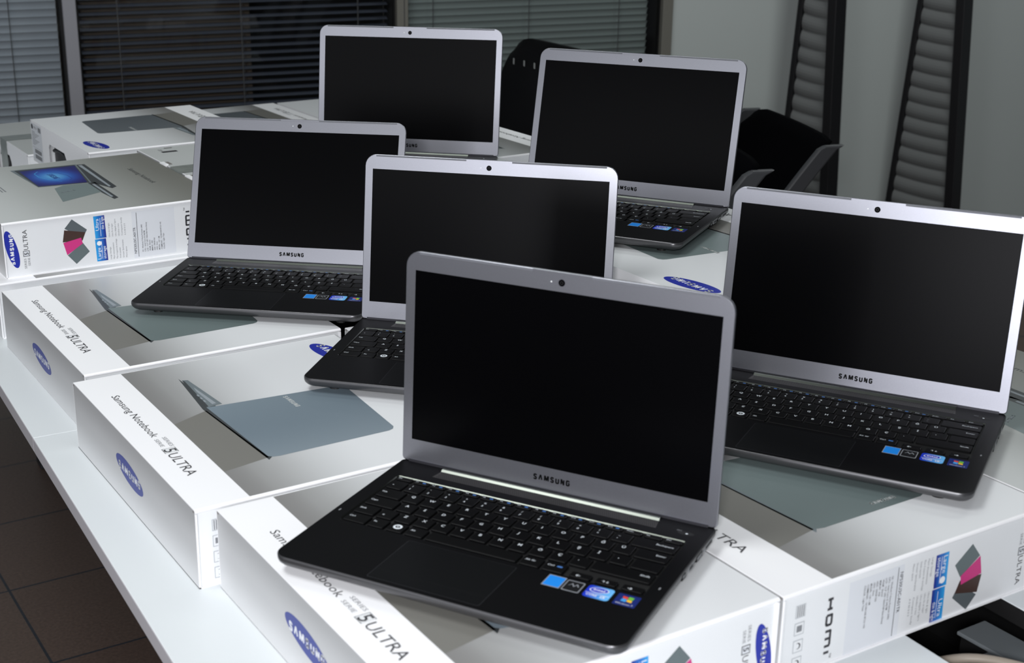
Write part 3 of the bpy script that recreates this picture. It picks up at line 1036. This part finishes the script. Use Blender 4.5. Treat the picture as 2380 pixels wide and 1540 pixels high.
def make_laptop():
    t = empty('laptop', (0, 0, 0))
    # chassis
    mb = MB()
    rr = [0.014, 0.014, 0.006, 0.006]

    def ring(ins, z, y1=LD):
        return [(x, y, z) for x, y in rrect(-LW + ins, LW - ins, ins, y1 - ins, [max(0.002, q - ins) for q in rr])]
    mb.loft([ring(0.010, 0.0050), ring(0.0035, 0.0078), ring(0.0008, 0.0105), ring(0.0, 0.0130), ring(0.0, 0.0160), ring(0.0009, LT)][:6], 'deck_edge', True, False, True)
    wx0, wx1, wy0, wy1 = -0.1425, 0.1425, 0.0828, 0.1872
    outer = rrect(-LW + 0.0009, LW - 0.0009, 0.0009, LD - 0.0009, [q - 0.0009 for q in rr])
    well = rrect(wx0, wx1, wy0, wy1, 0.003, 3)
    holed(mb, outer, [well], lambda x, y: (x, y, LT), 'deck_black')
    base = mb.build('chassis', t)
    mb = MB()
    # well rim and floor
    w2 = rrect(wx0 + 0.0010, wx1 - 0.0010, wy0 + 0.0010, wy1 - 0.0011, 0.0025, 3)
    nn = len(well)
    mb.loft([[(x, y, LT) for x, y in well][::-1], [(x, y, LT - 0.0008) for x, y in w2][::-1]], 'hinge_metal', False, False)
    mb.loft([[(x, y, LT - 0.0008) for x, y in w2][::-1], [(x, y, LT - 0.0020) for x, y in w2][::-1]], 'well_black', False, False)
    mb.poly([(x, y, LT - 0.0020) for x, y in w2], 'well_black')
    kb = mb.build('keyboard', t)
    # keys
    p = 0.0190
    rows = []
    x0 = -0.1415
    k1 = 0.0186

    def row(y0, y1, items):
        x = x0
        for wkey, tx, alt in items:
            rows.append((x, x + wkey * k1, y0, y1, tx, alt))
            x += wkey * k1
    fn = [(1.0, 'Esc', '')] + [(0.94, 'F%d' % i, 'b') for i in range(1, 13)] + [(0.97, 'PrtSc', ''), (0.97, 'Ins', ''), (0.97, 'Del', '')]
    s_ = 15.2 / sum(f[0] for f in fn)
    row(0.1782, 0.1862, [(a * s_, b_, c_) for a, b_, c_ in fn])
    row(0.1592, 0.1772, [(1, '"', '')] + [(1, c_, d_) for c_, d_ in zip('1234567890', "!'^+%&/()=")] + [(1, '*', '?'), (1, '-', '_'), (2.2, 'Backspace', 'r')])
    row(0.1402, 0.1582, [(1.5, 'Tab', '')] + [(1, c_, '') for c_ in 'QWERTYUIOPĞÜ'] + [(1.7, 'Enter', 'r')])
    row(0.1212, 0.1392, [(1.75, 'Caps', '')] + [(1, c_, '') for c_ in 'ASDFGHJKLŞİ'] + [(1, ',', ';'), (1.45, '', '')])
    row(0.1022, 0.1202, [(1.25, 'Shift', '')] + [(1, c_, '') for c_ in '<ZXCVBNMÖÇ.'] + [(2.95, 'Shift', 'r')])
    row(0.0842, 0.1012, [(1.35, 'Ctrl', ''), (1, 'Fn', ''), (1, 'O', 'w'), (1.1, 'Alt', ''), (4.8, '', ''), (1.1, 'Alt Gr', ''), (1.15, 'Ctrl', 'b')])
    for i, (xa, s, z_) in enumerate(((0.0760, '←', 0), (0.0985, '↑↓', 0), (0.1210, '→', 0))):
        rows.append((xa, xa + 0.0205, 0.0842, 0.0942, s, ''))
    for xa, xb, ya, yb, tx, alt in rows:
        mb = MB()
        g_ = 0.0013
        zk = LT + 0.0001
        lo = rrect(xa + g_, xb - g_, ya + g_ * 0.6, yb - g_ * 0.6, 0.0008, 1)
        hi = rrect(xa + g_ + 0.0005, xb - g_ - 0.0005, ya + g_ * 0.6 + 0.0005, yb - g_ * 0.6 - 0.0005, 0.0006, 1)
        mb.loft([[(x, y, LT - 0.0019) for x, y in lo], [(x, y, zk - 0.0004) for x, y in lo], [(x, y, zk) for x, y in hi]], 'key_black', False, True)
        F = Face(mb, (0, 0, zk), (1, 0, 0), (0, 1, 0))
        if tx:
            if len(tx) == 1 and alt == 'w':
                F.ellipse((xa + xb) / 2, (ya + yb) / 2 + 0.001, 0.0042, 0.0042, 'key_white', 1, n=20)
                F.ellipse((xa + xb) / 2, (ya + yb) / 2 + 0.001, 0.0024, 0.0020, 'key_black', 2, n=14)
                F.ellipse((xa + xb) / 2, (ya + yb) / 2 + 0.001, 0.0009, 0.0009, 'key_white', 3, n=8)
            elif len(tx) == 1:
                if tx in '1234567890*-"<':
                    F.text(tx, xa + 0.0052, ya + 0.0052, 0.0028, 'key_white', 1, bold=0.01)
                    if alt:
                        F.text(alt, xa + 0.0052, ya + 0.0110, 0.0026, 'key_white', 1, bold=0.01)
                else:
                    F.text(tx, xa + 0.0060, yb - 0.0078, 0.0036, 'key_white', 1, bold=0.012)
            elif yb > 0.18:
                F.text(tx, xa + 0.0030, ya + 0.0034, 0.0020, 'key_white', 1)
                if alt == 'b':
                    F.rect(xa + 0.0100, xa + 0.0132, ya + 0.0030, ya + 0.0048, 'key_blue', 1)
            elif tx in '←→↑↓':
                F.text(tx, xa + 0.006, ya + 0.003, 0.003, 'key_white', 1)
            elif alt == 'r':
                wd = 0.0017 * len(tx)
                F.text(tx, xb - 0.0045 - wd, ya + 0.0095, 0.0026, 'key_white', 1, width=wd)
            else:
                F.text(tx, xa + 0.0035, ya + 0.0090, 0.0025, 'key_white', 1)
                if alt == 'b':
                    F.rect(xa + 0.0120, xa + 0.0165, ya + 0.0090, ya + 0.0112, 'key_blue', 1)
        mb.build('key', kb)
    # bottom cover, deeper at the back half
    mb = MB()
    mb.loft([[(x, y, 0.0022) for x, y in rrect(-LW + 0.014, LW - 0.014, 0.075, LD - 0.010, 0.01)],
             [(x, y, 0.0085) for x, y in rrect(-LW + 0.003, LW - 0.003, 0.050, LD - 0.002, 0.012)],
             [(x, y, 0.0120) for x, y in rrect(-LW + 0.0015, LW - 0.0015, 0.045, LD - 0.001, 0.012)]], 'belly_black', True, False, True)
    mb.build('bottom_cover', t)
    for x in (-0.125, 0.125):
        for y, h in ((0.022, 0.0078), (0.200, 0.0050)):
            mb = MB()
            mb.loft([[(x + 0.006 * math.cos(a), y + 0.004 * math.sin(a), z) for a in [2 * math.pi * k / 14 for k in range(14)]] for z in (0.0, h)], 'belly_black')
            mb.build('rubber_foot', t)
    # touch pad
    mb = MB()
    F = Face(mb, (0, 0, LT), (1, 0, 0), (0, 1, 0))
    out = rrect(-0.0675, 0.0350, 0.0060, 0.0768, 0.002, 3)
    inn = rrect(-0.0671, 0.0346, 0.0064, 0.0764, 0.0018, 3)
    F.poly(out, 'silver_dark', 1)
    F.poly(inn, 'pad_black', 3)
    F.rect(-0.0671, 0.0346, 0.0205, 0.0207, 'well_black', 4)
    mb.build('touchpad', t)
    # ventilation bar at the hinge
    mb = MB()
    F = Face(mb, (0, 0, LT), (1, 0, 0), (0, 1, 0))
    F.poly([(-0.1120, 0.1985), (0.1100, 0.1985), (0.1080, 0.2120), (-0.1100, 0.2120)], 'vent_grey', 2)
    for j in range(5):
        for k in range(110):
            xx = -0.1085 + k * 0.00197 + (j % 2) * 0.001
            yy = 0.2000 + j * 0.0023
            F.poly([(xx, yy), (xx + 0.0010, yy), (xx + 0.0010, yy + 0.0013), (xx, yy + 0.0013)], 'well_black', 3)
    mb.build('air_vent', t)
    mb = MB()
    prof = [(0.2118, LT), (0.2126, LT + 0.0002), (0.2146, LT + 0.0018), (0.2158, LT + 0.0021), (0.2190, LT + 0.0014), (0.2200, LT)]
    mb.loft([[(-0.1100, y, z) for y, z in prof][::-1], [(0.1080, y, z) for y, z in prof][::-1]], 'hinge_metal')
    mb.build('hinge_cover', t)
    # power key and lamps
    mb = MB()
    F = Face(mb, (0, 0, LT), (1, 0, 0), (0, 1, 0))
    F.ellipse(0.1366, 0.2010, 0.0075, 0.0035, 'well_black', 1)
    mb.build('power_button', t)
    mb = MB()
    F = Face(mb, (0, 0, LT), (1, 0, 0), (0, 1, 0))
    F.ellipse(0.1376, 0.2005, 0.0011, 0.0011, 'key_white', 3, n=12)
    F.text('SRS', 0.1275, 0.2030, 0.0022, 'ink_grey', 3)
    for x in (-0.1515, 0.1500):
        F.ellipse(x, 0.0990, 0.0008, 0.0022, 'ink_grey', 3, n=12)
    mb.build('indicator', t)
    # side sockets
    for x, sg in ((LW, 1), (-LW, -1)):
        for y0, y1, m_ in ((0.190, 0.210, 'ink_grey'), (0.168, 0.183, 'lens_black'), (0.148, 0.160, 'ink_grey'), (0.132, 0.140, 'lens_black')):
            mb = MB()
            mb.box(min(x - sg * 0.002, x + sg * 0.0002), max(x - sg * 0.002, x + sg * 0.0002), y0, y1, 0.0098, 0.0148, m_)
            mb.box(min(x, x + sg * 0.0004), max(x, x + sg * 0.0004), y0 + 0.002, y1 - 0.002, 0.0112, 0.0134, 'well_black' if m_ == 'ink_grey' else 'ink_grey')
            mb.build('port', t)
    # stickers
    def sticker(label, fn_):
        mb = MB()
        fn_(Face(mb, (0, 0, LT), (1, 0, 0), (0, 1, 0)))
        mb.build('sticker', t, label=label)

    def s1(F):
        F.rect(0.0630, 0.0785, 0.0612, 0.0798, 'sticker_silver', 1)
        F.rect(0.0637, 0.0778, 0.0622, 0.0788, 'sticker_blue', 2)

    def s2(F):
        F.poly(rrect(0.0800, 0.0952, 0.0612, 0.0786, 0.0015, 3), 'sticker_silver', 1)
        F.poly(rrect(0.0808, 0.0944, 0.0622, 0.0776, 0.0010, 3), 'sticker_black', 2)
        F.poly([(0.0830, 0.070), (0.0838, 0.070), (0.0858, 0.0745), (0.0880, 0.0705), (0.0900, 0.0745), (0.0925, 0.070), (0.0915, 0.070), (0.0900, 0.0728), (0.0880, 0.0690), (0.0858, 0.0728)], 'sticker_silver', 3)

    def s3(F):
        pts = rrect(0.0985, 0.1205, 0.0600, 0.0796, 0.003, 3)
        F.poly(pts, 'sticker_cpu', 1, [((p_[0] - 0.0985) / 0.022, 0) for p_ in pts])
        F.ellipse(0.1088, 0.0735, 0.0080, 0.0042, 'white_ink', 2, math.radians(8))
        F.ellipse(0.1088, 0.0735, 0.0072, 0.0036, 'sticker_cpu', 3, math.radians(8))
        F.text('intel', 0.1040, 0.0722, 0.0030, 'white_ink', 4, width=0.0095, bold=0.02)
        F.rect(0.0995, 0.1195, 0.0668, 0.0673, 'white_ink', 3)
        F.text('CORE', 0.1010, 0.0630, 0.0026, 'white_ink', 4, width=0.0092, bold=0.02)
        F.text('i5', 0.1130, 0.0626, 0.0034, 'white_ink', 4, width=0.0042, bold=0.02)

    def s4(F):
        F.poly(rrect(0.1243, 0.1428, 0.0600, 0.0782, 0.0008, 2), 'sticker_navy', 1)
        cx, cy = 0.1335, 0.0708
        for m_, sx, sy in (('flag_red', -1, 1), ('flag_green', 1, 1), ('flag_blue', -1, -1), ('flag_yellow', 1, -1)):
            F.poly([(cx + sx * 0.0002, cy + sy * 0.0002), (cx + sx * 0.0042, cy + sy * 0.0002 + 0.0005 * -sx), (cx + sx * 0.0046, cy + sy * 0.0040), (cx + sx * 0.0002, cy + sy * 0.0040 + 0.0006 * sx)][::(1 if sx * sy > 0 else -1)], m_, 2)
        F.text('Windows 7', 0.1262, 0.0620, 0.0020, 'label_paper', 2, width=0.0145)
    sticker('plain blue square sticker', s1)
    sticker('black sticker with a silver border', s2)
    sticker('light blue processor sticker', s3)
    sticker('dark blue sticker with a four colour flag', s4)
    return t


def make_lid(theta, parent):
    """lid opened by theta from the closed position; local plane x (width), v (up the lid)"""
    hy, hz = LD - 0.003, LT + 0.0004
    C, S = math.cos(theta), math.sin(theta)

    def L(x, v, d=0.0):
        # d: distance in front of the inner face (towards the user)
        return (x, hy - v * C - d * S, hz + v * S - d * C)
    ex = Vector((1, 0, 0))
    ey = Vector((0, -C, S))

    def out(ins, r0=0.0145, r1=0.004):
        return rrect(-LW + ins, LW - ins, ins, HL - ins, [r1, r1, r0 - ins, r0 - ins])
    mb = MB()
    o0, o1 = out(0.0), out(0.0012)
    # shell: inner rim, side and curved back
    mb.loft([[L(x, v, -0.0048) for x, v in out(0.004)], [L(x, v, -0.0040) for x, v in out(0.0012)], [L(x, v, -0.0030) for x, v in o0], [L(x, v, -0.0003) for x, v in o0], [L(x, v, 0.0) for x, v in out(0.0006)]], 'silver_lid', True, False, True)
    scr = [(-0.1476, 0.0225), (0.1476, 0.0225), (0.1476, 0.1893), (-0.1476, 0.1893)]
    holed(mb, out(0.0006), [scr], lambda x, v: L(x, v, 0.0), 'silver_lid')
    # hinge step under the bezel
    mb.box(-0.150, 0.150, hy - 0.001, hy + 0.0035, LT - 0.002, hz + 0.002, 'silver_dark')
    lid = mb.build('lid', parent)
    mb = MB()
    n4 = [L(x, v, 0.0) for x, v in scr]
    m4 = [L(x, v, -0.0008) for x, v in scr]
    mb.poly(m4, 'screen_black')
    for i in range(4):
        j = (i + 1) % 4
        mb.poly([n4[i], m4[i], m4[j], n4[j]][::-1], 'well_black')
    mb.build('screen', lid, label='black switched off screen')
    mb = MB()
    F = Face(mb, L(0, 0, 0), ex, ey)
    F.ellipse(0, 0.1975, 0.0032, 0.0032, 'lens_black', 1, n=24)
    F.ellipse(0, 0.1975, 0.0015, 0.0015, 'well_black', 2, n=16)
    F.ellipse(0, 0.1975, 0.0011, 0.0011, 'lens_black', 3, n=16)
    F.ellipse(-0.0100, 0.1975, 0.0007, 0.0007, 'card_white', 1, n=10)
    mb.build('webcam', lid)
    mb = MB()
    F = Face(mb, L(0, 0, 0), ex, ey)
    F.brand(0.0, 0.0117, 0.0365, 0.0058, 'key_black', 1, t=0.27)
    mb.build('lettering', lid, label='black maker name in capitals')
    mb = MB()
    for x0, x1 in ((-0.1435, -0.0285), (-0.0285, 0.0285), (0.0285, 0.1435)):
        e = 0.0003 if x1 != 0.0285 else 0.0004
        ys = 0.0 if x1 != 0.0285 else 0.0004
        vs = [L(x, v, d) for x in (x0, x1) for v, d in ((HL - 0.0026, 0.0), (HL - 0.0026, e), (HL - 0.0008 + ys, e), (HL - 0.0002 + ys, -0.0008))]
        mb.mesh(vs, [(0, 4, 5, 1), (1, 5, 6, 2), (2, 6, 7, 3), (0, 1, 2, 3), (4, 7, 6, 5)], 'lid_rubber' if x1 != 0.0285 else 'silver_lid')
    mb.build('bumper', lid)
    return lid


laptop0 = make_laptop()
index_children()
LG = 'open laptops on display'
LAPS = [
    (-0.003872, 0.967880, -28.528, 93.45, 0, 'nearest open laptop in front, the largest one'),
    (-0.004622, 1.419505, -15.017, 98.16, 0, 'middle open laptop partly hidden behind the nearest one'),
    (-0.255490, 1.711528, -10.640, 109.98, 0, 'open laptop at the left with its whole left half of keyboard visible'),
    (0.169877, 1.800902, -27.204, 103.53, 1, 'open laptop at the upper right before the black chairs'),
    (0.348596, 1.228356, -28.602, 98.27, 0, 'open laptop at the right edge of the photo'),
    (-0.107554, 2.107627, -13.523, 98.39, 1, 'topmost open laptop in front of the dark window'),
]
for i, (x, y, rz, th, lv, lb) in enumerate(LAPS):
    t = laptop0 if i == 0 else copy_tree(laptop0)
    t.location = (x, y, Z0 + lv * HB + 0.0002)
    t.rotation_euler = (0, 0, math.radians(rz))
    tag(t, lb, 'laptop', LG)
for o in [o for o in COL.objects if o.name.split('.')[0] == 'laptop' and o.parent is None]:
    for i, (x, y, rz, th, lv, lb) in enumerate(LAPS):
        if o['label'] == lb:
            make_lid(math.radians(th), o)


# ------------------------------------------------------------------ chairs on the far side of the desks
def office_chair(loc, rz, ztop, style, label, seat_h=0.44, half=0.225, lean=0.25, hback=0.42):
    """faces local -x; the backrest stands at x=0 and is 2*half wide along y"""
    t = empty('office_chair', loc, rz)
    tag(t, label, 'chair', 'black chairs behind the desks')
    mb = MB()
    ins = rrect(-0.47, 0.0 - 0.03, -0.22, 0.22, 0.06)
    mb.loft([[(x, y, seat_h - 0.05) for x, y in rrect(-0.45, -0.04, -0.20, 0.20, 0.06)], [(x, y, seat_h - 0.03) for x, y in ins], [(x, y, seat_h) for x, y in ins], [(x, y, seat_h + 0.015) for x, y in rrect(-0.44, -0.05, -0.19, 0.19, 0.05)]], 'chair_black', smooth=True)
    mb.build('seat', t)
    mb = MB()
    mb.tube([(-0.25, 0, 0.09), (-0.25, 0, seat_h - 0.045)], 0.025, 'chair_black', 14)
    mb.build('column', t)
    for k in range(5):
        a = 2 * math.pi * k / 5 + 0.3
        ca, sa = math.cos(a), math.sin(a)
        mb = MB()
        mb.tube([(-0.25 + 0.02 * ca, 0.02 * sa, 0.11), (-0.25 + 0.12 * ca, 0.12 * sa, 0.095), (-0.25 + 0.21 * ca, 0.21 * sa, 0.065)], 0.02, 'chair_black', 8, rs=[0.024, 0.019, 0.013])
        mb.build('base_leg', t)
        mb = MB()
        cx, cy = -0.25 + 0.21 * ca, 0.21 * sa
        mb.tube([(cx - 0.02 * sa, cy + 0.02 * ca, 0.028), (cx + 0.02 * sa, cy - 0.02 * ca, 0.028)], 0.028, 'chair_black', 14)
        mb.build('caster', t)
    # backrest: sheet curved in both directions
    zb = ztop - hback
    nu, nv = 22, 20

    def bk(a, b_):
        # a -1..1 across, b 0..1 up
        x = (b_ - 1) * lean + 0.03 * b_ ** 3 - 0.03 + 0.012 * (1 - a * a)
        y = a * half * (1 - 0.08 * (1 - b_) ** 2)
        return x, y, zb + b_ * hback

    mb = MB()
    th = 0.012
    if style == 'mesh':
        def rnd(a, b_):
            x, y, z = bk(a, b_)
            z -= (0.045 * (max(0, a - 0.60) / 0.4) ** 2 + 0.006 * max(0, -a - 0.8) / 0.2) * b_ ** 8
            return x, y, z
        front = [[rnd(-1 + 2 * i / nu, j / nv) for i in range(nu + 1)] for j in range(nv + 1)]
    else:
        def rnd(a, b_):
            x, y, z = bk(a, b_)
            k = max(0.0, abs(a) - 0.72) / 0.28
            return x, y, z - 0.035 * k * k * b_ ** 10
        front = [[rnd(-1 + 2 * i / nu, j / nv) for i in range(nu + 1)] for j in range(nv + 1)]
    vs, fs = [], []
    for sgn in (0, 1):
        for r_ in front:
            for x, y, z in r_:
                vs.append((x + sgn * th, y, z))
    W1 = nu + 1
    N = W1 * (nv + 1)
    for j in range(nv):
        for i in range(nu):
            a = j * W1 + i
            fs.append((a, a + W1, a + W1 + 1, a + 1))
            fs.append((N + a, N + a + 1, N + a + W1 + 1, N + a + W1))
    for i in range(nu):
        a = i
        fs.append((a, a + 1, N + a + 1, N + a))
        a = nv * W1 + i
        fs.append((a, N + a, N + a + 1, a + 1))
    for j in range(nv):
        a = j * W1
        fs.append((a, N + a, N + a + W1, a + W1))
        a = j * W1 + nu
        fs.append((a, a + W1, N + a + W1, N + a))
    mm = 'chair_mesh' if style == 'mesh' else 'chair_black'
    mb.mesh(vs, fs, mm, smooth=True)
    if style != 'mesh':
        for b_ in (0.86, 0.14 + 0.25):
            for i in range(9):
                a = -0.82 + i * 0.205
                x, y, z = bk(a, b_)
                mb.poly([(x - 0.0015, y - 0.004, z - 0.010), (x - 0.0015, y - 0.004, z + 0.010), (x - 0.0015, y + 0.004, z + 0.010), (x - 0.0015, y + 0.004, z - 0.010)], 'slot_light')
    mb.build('backrest', t)
    if style == 'mesh':
        for sg in (-1, 1):
            mb = MB()
            rings = []
            for j in range(nv + 1):
                b_ = j / nv
                x, y, z = bk(sg, b_)
                wd = 0.034 + 0.004 * b_
                if b_ > 0.97:
                    z -= 0.012
                y0, y1 = (y - 0.006, y + 0.010) if sg > 0 else (y - 0.010, y + 0.006)
                rings.append([(x - 0.004, y0, z), (x + wd, y0, z), (x + wd, y1, z), (x - 0.004, y1, z)])
            mb.loft(rings, 'chair_grey')
            mb.build('side_frame', t, bevel=0.004)
    mb = MB()
    mb.tube([(-0.25, 0, seat_h - 0.05), (0.0 - lean + 0.02, 0, seat_h - 0.05), (0.05 - lean, 0, zb + 0.05), (0.05 - lean * 0.8, 0, zb + 0.14)], 0.016, 'chair_black', 8)
    mb.build('back_support', t)
    return t


def chair_at(near, far, ztop, **k):
    nx, ny = near
    fx, fy = far
    cx, cy = (nx + fx) / 2, (ny + fy) / 2
    # local +y points from near to far
    rz = math.atan2(fy - ny, fx - nx) - math.pi / 2
    return office_chair((cx, cy, 0), rz, ztop, half=math.hypot(fx - nx, fy - ny) / 2, **k)


chair_at((0.794, 2.82), (0.721, 3.26), 0.856, style='mesh', label='black mesh chair with grey side frame, the larger one beside the lamps')
chair_at((0.547, 2.38), (0.474, 2.80), 0.899, style='mesh', label='black mesh chair whose small grey frame corner shows beside the upper right laptop')
chair_at((0.381, 3.07), (0.186, 3.505), 0.984, style='slots', label='black plastic chair with a row of small slots, between the two upper laptops', lean=0.10)


# ------------------------------------------------------------------ floor lamps against the wall
def lamp(wc_top, wt_top, ztop_ref, wc_low, wt_low, zlow_ref, yaw, label, name='floor_lamp'):
    """tapering frame; centre and width are given at two heights along the wall"""
    H = 1.95
    off = -0.14
    kc = (wc_top - wc_low) / (ztop_ref - zlow_ref)
    kw = (wt_top - wt_low) / (ztop_ref - zlow_ref)
    wc0 = wc_low + kc * (0 - zlow_ref)
    p = WM @ Vector((wc0, off, 0))
    t = empty(name, p, yaw)
    tag(t, label, 'floor lamp', 'tapering floor lamps')
    ww = lambda z: max(0.05, (wt_low + kw * (z - zlow_ref)) * 0.80) / 2
    d = 0.075
    post = 0.021

    def sidepost(sg):
        mb = MB()
        rings = []
        for z in (0.0, H):
            x1 = sg * ww(z)
            x0 = sg * (ww(z) - (post * 1.5 if sg > 0 else post * 0.9))
            a, b_ = min(x0, x1), max(x0, x1)
            rings.append([(a, -d / 2, z), (b_, -d / 2, z), (b_, d / 2, z), (a, d / 2, z)])
        mb.loft(rings, 'wood_black')
        mb.build('post', t, bevel=0.002)
    sidepost(-1)
    sidepost(1)
    # ribbed shade: swelling bands that sag towards the left
    mb = MB()
    z = 0.12
    nx = 8
    while z < H - 0.08:
        h = 0.055
        ny_ = 6
        for j in range(ny_):
            for i in range(nx):
                quad = []
                for (ii, jj) in ((i, j), (i + 1, j), (i + 1, j + 1), (i, j + 1)):
                    fx, fz = ii / nx, jj / ny_
                    zz = z + fz * h
                    wv = ww(zz) - post * 0.7
                    xx = -wv + 2 * wv * fx
                    sag = 0.022 * (1 - fx) ** 2 * (1 - 0.6 * zz / H)
                    yy = -d / 2 + 0.020 - 0.011 * math.sin(math.pi * fz) ** 0.8
                    quad.append((xx, yy, zz + sag))
                mb.poly(quad, 'shade_grey', smooth=True)
        z += h
    mb.box(-ww(H) + post * 0.5, ww(H) - post * 0.5, -d / 2 + 0.022, d / 2 - 0.012, 0.10, H - 0.06, 'wood_black')
    mb.build('lamp_shade', t, label='pleated grey shade')
    mb = MB()
    mb.box(-ww(0) + post, ww(0) - post, -d / 2, d / 2, 0.04, 0.10, 'wood_black')
    mb.build('bottom_rail', t)
    mb = MB()
    mb.box(-ww(H) + post, ww(H) - post, -d / 2, d / 2, H - 0.06, H - 0.01, 'wood_black')
    mb.build('top_rail', t)


lamp(1.3185, 0.169, Z0 + 0.11, 1.318, 0.212, Z0 - 0.254, math.radians(-42), 'tall black framed lamp with pleated grey shade, the one partly behind the chair')
lamp(1.835, 0.212, Z0 + 0.094, 1.824, 0.318, Z0 - 0.645, math.radians(-42), 'tall black framed lamp with pleated grey shade, the wider one standing free')
